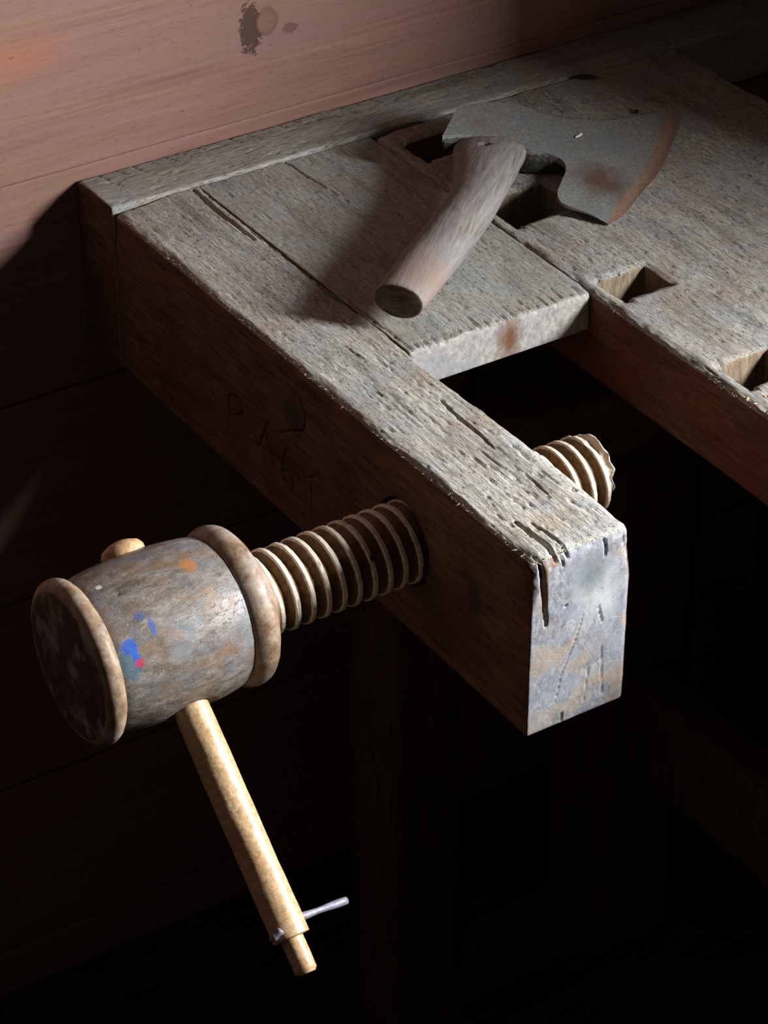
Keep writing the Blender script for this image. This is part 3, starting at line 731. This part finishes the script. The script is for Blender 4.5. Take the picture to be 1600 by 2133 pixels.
def curve_pts(ctrl, n):
    """Catmull-Rom through control points"""
    c = np.array(ctrl, float); c = np.vstack([2 * c[0] - c[1], c, 2 * c[-1] - c[-2]]); out = []
    for i in range(1, len(c) - 2):
        for t in np.linspace(0, 1, n, endpoint=False):
            out.append(0.5 * ((2 * c[i]) + (-c[i - 1] + c[i + 1]) * t + (2 * c[i - 1] - 5 * c[i] + 4 * c[i + 1] - c[i + 2]) * t * t + (-c[i - 1] + 3 * c[i] - 3 * c[i + 1] + c[i + 2]) * t ** 3))
    out.append(c[-2]); return np.array(out)
XB = -0.219
BD = np.array([0.0, -0.7566, -0.6539]); BTIP = np.array([XB, -0.7444, -0.2587])
B0 = BTIP - BD * 0.3490
def head_disp(P, N):
    d = 0.0007 * fbm(P, (30, 30, 30), 3, 200) + 0.00025 * fbm(P, (60, 200, 200), 3, 201)
    v = P - B0; t = v @ BD; q = np.linalg.norm(v - t[:, None] * BD, axis=1)
    d -= 0.006 * (1 - ss(0.0150, 0.0168, q)) + 0.0012 * (1 - ss(0.0165, 0.023, q)) * (t > 0.1)
    for (c, dr, L) in (((-0.245, -0.545, -0.02), (1, 0.6, 0), 0.03), ((-0.235, -0.565, -0.027), (0.6, -0.6, -0.3), 0.022), ((-0.225, -0.558, -0.022), (0.8, -0.5, -0.2), 0.02), ((-0.255, -0.560, -0.026), (0.5, -0.6, -0.3), 0.018)):
        dr = np.array(dr) / np.linalg.norm(dr); w = P - np.array(c); tt = np.clip(w @ dr, -L / 2, L / 2); qq = np.linalg.norm(w - tt[:, None] * dr, axis=1)
        d -= 0.0009 * (1 - ss(0.0003, 0.0011, qq - 0.004 * 0))
    return d
body = curve_pts([(-0.2775, 0.0575), (-0.2700, 0.0598), (-0.250, 0.0628), (-0.225, 0.0640), (-0.200, 0.0635), (-0.180, 0.0612), (-0.170, 0.0588), (-0.1655, 0.0560)], 18)
revolve_x('head_barrel', body, 260, M_HEAD, head_disp, vise)
lb = curve_pts([(-0.2945, 0.0), (-0.2946, 0.012), (-0.2942, 0.020), (-0.2942, 0.034), (-0.2938, 0.048), (-0.2936, 0.0560), (-0.2922, 0.0612), (-0.2885, 0.0642), (-0.2835, 0.0648), (-0.2790, 0.0628), (-0.2765, 0.0585), (-0.2765, 0.0520)], 8)
def rim_disp(P, N): return 0.0005 * fbm(P, (60, 60, 60), 3, 210) + 0.0005 * ss(0.3, 0.7, fbm(P, (20, 35, 35), 2, 211)) * -1
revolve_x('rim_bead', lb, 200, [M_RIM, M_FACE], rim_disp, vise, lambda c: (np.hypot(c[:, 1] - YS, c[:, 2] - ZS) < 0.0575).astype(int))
rb = curve_pts([(-0.1690, 0.0500), (-0.1685, 0.0580), (-0.1640, 0.0622), (-0.1580, 0.0640), (-0.1515, 0.0628), (-0.1465, 0.0580), (-0.1450, 0.0520), (-0.1420, 0.0455), (-0.1370, 0.0400), (-0.1330, 0.0345), (-0.1300, 0.0275), (-0.1290, 0.0)], 8)
revolve_x('rim_bead', rb, 200, M_RIM, rim_disp, vise)

def make_thread():
    x0, x1 = -0.1365, 0.1845; pitch = 0.01385; R = 0.0338; dep = 0.0068
    nx = 620; seg = 144
    X = np.linspace(x0, x1, nx); T = np.linspace(0, 2 * np.pi, seg, endpoint=False)
    XX, TT = np.meshgrid(X, T, indexing='ij')
    ph = ((XX - x0) / pitch - TT / (2 * np.pi)) % 1.0
    land = 0.25
    a = np.abs(ph - 0.5) * 2                       # 1 at crest centre, 0 at the root
    v = np.clip((1 - a - land) / (1 - land), 0, 1)   # 0 crest, 1 root
    v = np.clip(v, 0, 1)
    RR = R - dep * ss(-0.25, 1.05, v) * (v > 0) 
    RR = np.where(v > 0, R - dep * np.sin(np.clip(v, 0, 1) * np.pi / 2) ** 0.9, R)
    P = np.stack([XX, YS + RR * np.cos(TT), ZS + RR * np.sin(TT)], 2).reshape(-1, 3)
    N = np.stack([0 * XX, np.cos(TT), np.sin(TT)], 2).reshape(-1, 3)
    cr = (v <= 0.3).ravel().astype(float)
    d = 0.0003 * fbm(P, (150, 150, 150), 3, 220) - cr * 0.0011 * ss(0.30, 0.6, fbm(P, (120, 90, 90), 2, 221))
    # one broken crest, and the ragged tail end
    d -= 0.0035 * (1 - ss(0.002, 0.0045, np.linalg.norm(P - np.array([-0.045, -0.566, -0.0605]), axis=1)))
    tail = ss(0.176, 0.184, P[:, 0]); d -= tail * (0.0015 + 0.0022 * np.clip(fbm(P, (60, 110, 110), 3, 222) + 0.3, 0, 1))
    P = P + N * d[:, None]
    P[:, 0] += tail * 0.0028 * fbm(P * [0, 1, 1], (1, 110, 110), 3, 223)
    i, j = np.meshgrid(np.arange(nx - 1), np.arange(seg), indexing='ij'); i = i.ravel(); j = j.ravel(); j2 = (j + 1) % seg
    F = np.stack([i * seg + j, (i + 1) * seg + j, (i + 1) * seg + j2, i * seg + j2], 1)
    vr = v.ravel(); vf = vr[F].mean(1); xf = P[:, 0][F].mean(1)
    mi = ((vf < 0.06) | (xf > 0.1795)).astype(int)
    V = P.tolist(); F = F.tolist(); mi = mi.tolist()
    c = len(V); V.append([x1 - 0.003, YS, ZS])
    for j in range(seg): F.append([c, (nx - 1) * seg + (j + 1) % seg, (nx - 1) * seg + j]); mi.append(1)
    mesh_obj('screw_thread', V, F, M_THREAD, None, vise)
make_thread()

def make_bar():
    L = 0.3490
    s = [0.0, 0.0012, 0.004, 0.008, 0.014, 0.020, 0.028, 0.034, 0.040] + list(np.linspace(0.05, L - 0.0290, 70)) + [L - 0.0284, L - 0.0281, L - 0.0278, L - 0.0274] + list(np.linspace(L - 0.0268, L - 0.0022, 10)) + [L - 0.0010, L - 0.0002]
    r = []
    for a in s:
        if a < 0.008: q = 0.0172 * math.sqrt(max(0.08, 1 - (1 - a / 0.008) ** 2))
        elif a < 0.028: q = 0.0172
        elif a < 0.040: q = 0.0172 - 0.0036 * (a - 0.028) / 0.012
        elif a <= L - 0.0290: q = 0.0136 + 0.0008 * (a / L)
        elif a < L - 0.0277: q = 0.0144 - 0.0058 * min(1, max(0, (a - (L - 0.0284)) / 0.0006))
        else: q = 0.0086 if a < L - 0.0015 else 0.0072
        r.append(q)
    pts = [B0 + BD * a for a in s]
    return tube('handle_bar', pts, r, 64, M_BAR, vise, disp=lambda V: 0.0005 * fbm(V, (60, 25, 25), 3, 230) + 0.0003 * fbm(V, (200, 60, 60), 2, 231), up=(1, 0, 0))
bar = make_bar()
# bent pin through the bar near its end
c0 = BTIP - BD * 0.0450
pin_pts = curve_pts([c0 + np.array([-0.0100, -0.0150, 0.0035]), c0 + np.array([-0.0135, -0.0158, 0.0015]), c0 + np.array([-0.0165, -0.0135, -0.0025]), c0 + np.array([-0.0130, -0.0100, -0.0055]), c0 + np.array([-0.006, -0.006, -0.004]), c0 + np.array([0.008, -0.002, -0.006]), c0 + np.array([0.030, 0.003, -0.0125]), c0 + np.array([0.0590, 0.006, -0.0180])], 7)
tube('locking_pin', pin_pts, [0.0028 + 0.0004 * math.sin(i * 0.7) for i in range(len(pin_pts))], 16, M_PIN, bar, up=(0.1, 1, 0.2))['label'] = 'bent grey pin through the bar'

# ------------------------------------------------------------------ the broad axe
axe = thing('broad_axe', 'broad axe with grey iron blade and short crooked pale handle, on the bench top', 'axe', (0.33, -0.22, TOP))
OUT = [(0.279, -0.1726, 0.0427), (0.3007, -0.1754, 0.0391), (0.3222, -0.1843, 0.0346), (0.3346, -0.1983, 0.0303), (0.3471, -0.2122, 0.0261), (0.3579, -0.2179, 0.0236), (0.3641, -0.2249, 0.0215), (0.3681, -0.2336, 0.0194), (0.3628, -0.2462, 0.0179), (0.3469, -0.2617, 0.0174), (0.3331, -0.2747, 0.0171), (0.3266, -0.2853, 0.0161), (0.3268, -0.2946, 0.0144), (0.3389, -0.3108, 0.0099), (0.3484, -0.3302, 0.0051), (0.3717, -0.3213, 0.0034), (0.4082, -0.2977, 0.0025), (0.4439, -0.2758, 0.0021), (0.474, -0.2518, 0.0022), (0.5107, -0.217, 0.0026), (0.5355, -0.1901, 0.0036), (0.5215, -0.1821, 0.007), (0.4827, -0.1862, 0.0117), (0.4453, -0.1839, 0.0173), (0.4147, -0.173, 0.0236), (0.4, -0.1641, 0.0272), (0.3906, -0.1506, 0.0309), (0.3813, -0.1422, 0.0337), (0.3573, -0.1334, 0.0386), (0.3245, -0.1308, 0.0437)]
PN = np.array([0.1368856, -0.17223572, 0.97549843]); PA = np.array([0.2931, -0.1539, 0.044])
def plane_z(x, y): return PA[2] - (PN[0] * (x - PA[0]) + PN[1] * (y - PA[1])) / PN[2]
def inside(x, y, poly):
    c = np.zeros(len(x), bool); n = len(poly)
    for i in range(n):
        x1, y1 = poly[i]; x2, y2 = poly[(i + 1) % n]
        k = ((y1 > y) != (y2 > y)) & (x < (x2 - x1) * (y - y1) / (y2 - y1 + 1e-12) + x1); c ^= k
    return c
def make_axe_head():
    po = [(a[0], a[1]) for a in OUT]
    # smooth outline, sharp at the corners
    corners = {0, 13 + 1, 20, 29}
    dense = []
    idx = sorted(corners)
    for a, b in zip(idx, idx[1:] + [idx[0] + len(po)]):
        seg = [po[k % len(po)] for k in range(a, b + 1)]
        c = curve_pts(seg, 6) if len(seg) > 2 else np.array([np.array(seg[0]) * (1 - t) + np.array(seg[1]) * t for t in np.linspace(0, 1, 12)])
        dense += [tuple(q) for q in c[:-1]]
    n = len(dense); D = np.array(dense)
    inner = np.array([(0.3484, -0.3302), (0.3525, -0.3246), (0.3871, -0.2981), (0.4242, -0.274), (0.4627, -0.2436), (0.4937, -0.2133), (0.5215, -0.1821)])
    # triangulate with a grid of inner points through Delaunay
    from mathutils.geometry import delaunay_2d_cdt
    gx, gy = np.meshgrid(np.arange(0.272, 0.545, 0.0032), np.arange(-0.335, -0.125, 0.0032)); gx = gx.ravel(); gy = gy.ravel()
    ins = inside(gx, gy, dense); q, _ = dist_poly(gx, gy, dense + [dense[0]]); ins &= q > 0.0016
    qi, _ = dist_poly(gx, gy, [tuple(p) for p in inner]); ins &= qi > 0.0012
    extra = list(zip(gx[ins], gy[ins])); ic = curve_pts(inner, 5)[1:-1]
    pts = [Vector(p) for p in dense] + [Vector(p) for p in extra] + [Vector(p) for p in ic]
    edges = [(i, (i + 1) % n) for i in range(n)] + [(n + len(extra) + i, n + len(extra) + i + 1) for i in range(len(ic) - 1)]
    vo, _, fo, *_r = delaunay_2d_cdt(pts, edges, [], 1, 1e-6)
    P = np.array([(v.x, v.y) for v in vo]); z = plane_z(P[:, 0], P[:, 1])
    z = z + 0.0009 * fbm(np.c_[P, z], (25, 25, 25), 3, 300) + 0.00025 * fbm(np.c_[P, z], (150, 150, 150), 3, 301)
    # distance measured from the cutting edge
    de, _ = dist_poly(P[:, 0], P[:, 1], [po[k] for k in range(14, 21)])
    z -= 0.0008 * (1 - ss(0.0, 0.013, de))
    z = np.maximum(z, 0.0026)
    th = 0.0008 + 0.0052 * ss(0.0, 0.09, de) + 0.005 * ss(0.09, 0.15, de)
    nv = len(P); V = np.vstack([np.c_[P, z], np.c_[P, np.maximum(z - th, 0.0014)]])
    F = []; mi = []
    cin = np.array(inner)
    for f in fo:
        c = P[list(f)].mean(0)
        F.append(list(f)); F.append([k + nv for k in f][::-1])
        d, _ = dist_poly(np.array([c[0]]), np.array([c[1]]), [po[k] for k in range(14, 21)])
        # between the bevel line and the edge
        w = inside(np.array([c[0]]), np.array([c[1]]), [po[k] for k in range(14, 21)] + [tuple(p) for p in inner[::-1]])
        mi += [1 if w[0] else 0, 0]
    # rim walls
    from collections import Counter
    cnt = Counter(); orient = {}
    for f in fo:
        for a, b in zip(f, list(f[1:]) + [f[0]]): cnt[frozenset((a, b))] += 1; orient[frozenset((a, b))] = (a, b)
    for e, c in cnt.items():
        if c == 1:
            a, b = orient[e]; F.append([b, a, a + nv, b + nv]); mi.append(0)
    mesh_obj('axe_blade', V, F, [M_IRON, M_EDGE], mi, axe, smooth=False)
    bpy.context.view_layer.update()
make_axe_head()
# the forged eye under the plate, open towards the handle
def make_eye():
    top = curve_pts([(0.2800, -0.1722), (0.3007, -0.1750), (0.3222, -0.1838), (0.3346, -0.1978), (0.3471, -0.2116), (0.3575, -0.2176), (0.3640, -0.2235), (0.3672, -0.2275)], 6)
    back = curve_pts([(0.3780, -0.205), (0.372, -0.182), (0.352, -0.163), (0.325, -0.150), (0.292, -0.158)], 5)
    loop = np.vstack([top, back]); n = len(loop); V = []; F = []
    lv = (0.002, 0.35, 0.7, 1.0)
    for k, f_ in enumerate(lv):
        for i, (x, y) in enumerate(loop):
            zt = plane_z(x, y) - 0.0025; t = i / len(top)
            dep = 0.013 + 0.016 * ss(0.0, 0.85, t) if i < len(top) else 0.020
            zb = max(0.0035, zt - dep)
            o = 0.0025 * math.sin(f_ * math.pi)
            V.append([x, y - o if i < len(top) else y + o, zt * (1 - f_) + zb * f_ + 0.0006 * math.sin(i * 1.7 + k)])
    for k in range(len(lv) - 1):
        for i in range(n): F.append([k * n + i, (k + 1) * n + i, (k + 1) * n + (i + 1) % n, k * n + (i + 1) % n])
    c = np.array(V[(len(lv) - 1) * n:]).mean(0).tolist(); V.append(c); ci = len(V) - 1
    for i in range(n): F.append([(len(lv) - 1) * n + i, ci, (len(lv) - 1) * n + (i + 1) % n])
    mesh_obj('axe_eye', V, F, M_DIRON, parent=axe, smooth=False)
make_eye()
# handle
def make_handle():
    st = [((0.0985, -0.3778, 0.0285), 0.0222, 0.0155), ((0.154, -0.3382, 0.0290), 0.0238, 0.0168), ((0.1924, -0.312, 0.0300), 0.0232, 0.0168), ((0.2272, -0.2867, 0.0305), 0.0230, 0.0166),
          ((0.2590, -0.2590, 0.0305), 0.0238, 0.0160), ((0.2880, -0.2280, 0.0300), 0.0285, 0.0150), ((0.3040, -0.2090, 0.0290), 0.0322, 0.0142), ((0.3125, -0.1985, 0.0280), 0.0330, 0.0135), ((0.3170, -0.1930, 0.0272), 0.0312, 0.0128), ((0.3195, -0.1895, 0.0265), 0.0225, 0.0100)]
    arr = np.array([list(p) + [a, b] for p, a, b in st]); C = curve_pts(arr, 14)
    d0 = C[0, :3] - C[1, :3]; d0 /= np.linalg.norm(d0)
    pre = [np.r_[C[0, :3] + d0 * 0.0016, C[0, 3] * 0.90, C[0, 4] * 0.88], np.r_[C[0, :3] + d0 * 0.0010, C[0, 3] * 0.96, C[0, 4] * 0.95]]
    C = np.vstack([pre, C])
    hole = np.array([0.3010, -0.2065, 0.0425])
    def dsp(V):
        q = np.hypot((V[:, 0] - hole[0]) / 1.0, (V[:, 1] - hole[1]) / 0.8)
        d = 0.0006 * fbm(V, (60, 60, 60), 3, 320) + 0.0003 * fbm(V, (200, 200, 200), 3, 321)
        return d - 0.007 * (1 - ss(0.0032, 0.0050, q)) * (V[:, 2] > 0.03)
    pts = C[:, :3]
    o = tube('axe_handle', pts, C[:, 3:5], 72, [M_HAND, M_HANDEND], axe, disp=dsp)
    mi = np.zeros(len(o.data.polygons), np.int32)
    for k, p in enumerate(o.data.polygons):
        if all(v < 72 * 2 or v == len(pts) * 72 for v in p.vertices): mi[k] = 1
    o.data.polygons.foreach_set('material_index', mi)
    return o
make_handle()

# ------------------------------------------------------------------ small litter on the bench
def flake(name, c, L, w, t, rz, mat, label, cat_, group=None, tilt=0.0):
    V = []; F = []; r0 = random.Random(int(abs(c[0] * 1e5)))
    prof = [(0, .35), (.25, .9), (.6, 1), (.85, .7), (1, .25)]
    for k, (a, b) in enumerate(prof):
        for sx, sz in ((-1, -1), (1, -1), (1, 1), (-1, 1)):
            V.append([(a - .5) * L, sx * w / 2 * b * r0.uniform(.8, 1.2), sz * t / 2 + math.sin(a * 3) * tilt * L])
    for k in range(4):
        for a in range(4): F.append([k * 4 + a, k * 4 + (a + 1) % 4, (k + 1) * 4 + (a + 1) % 4, (k + 1) * 4 + a])
    F.append([3, 2, 1, 0]); F.append([16, 17, 18, 19])
    o = mesh_obj(name, V, F, mat, smooth=False); o.location = (c[0], c[1], TOP + c[2]); o.rotation_euler = (0, 0, rz)
    setp(o, label, cat_)
    if group: o['group'] = group
    return o
flake('white_flake', (0.4085, -0.2027, 0.0204), 0.011, 0.0026, 0.0008, 0.35, M_WHITE, 'tiny white flake lying on the grey axe blade', 'flake')
flake('dark_flake', (0.5052, -0.163, 0.0025), 0.008, 0.005, 0.001, 0.9, M_DFLAKE, 'tiny dark flake on the bench top beyond the axe blade edge', 'flake')
flake('bark_chip', (0.5080, -0.0785, 0.0040), 0.020, 0.007, 0.0012, -0.6, M_DFLAKE, 'dark curled bark chip by the batten near the wall', 'bark chip')
rc = random.Random(5)
for i in range(9):
    xx = rc.uniform(0.2735, 0.290); yy = rc.gauss(-0.632, 0.012)
    flake('wood_chip', (xx, yy, -0.001 + (xx - 0.2735) * 0.12), rc.uniform(.003, .007), rc.uniform(.0015, .003), .0008, rc.uniform(0, 3), M_CHIP,
          'small pale fresh wood chip on the broken left edge of the front plank', 'wood chip', 'wood chips on the plank edge', 0.1)
for o in list(S.objects):
    if '_base' in o: del o['_base']
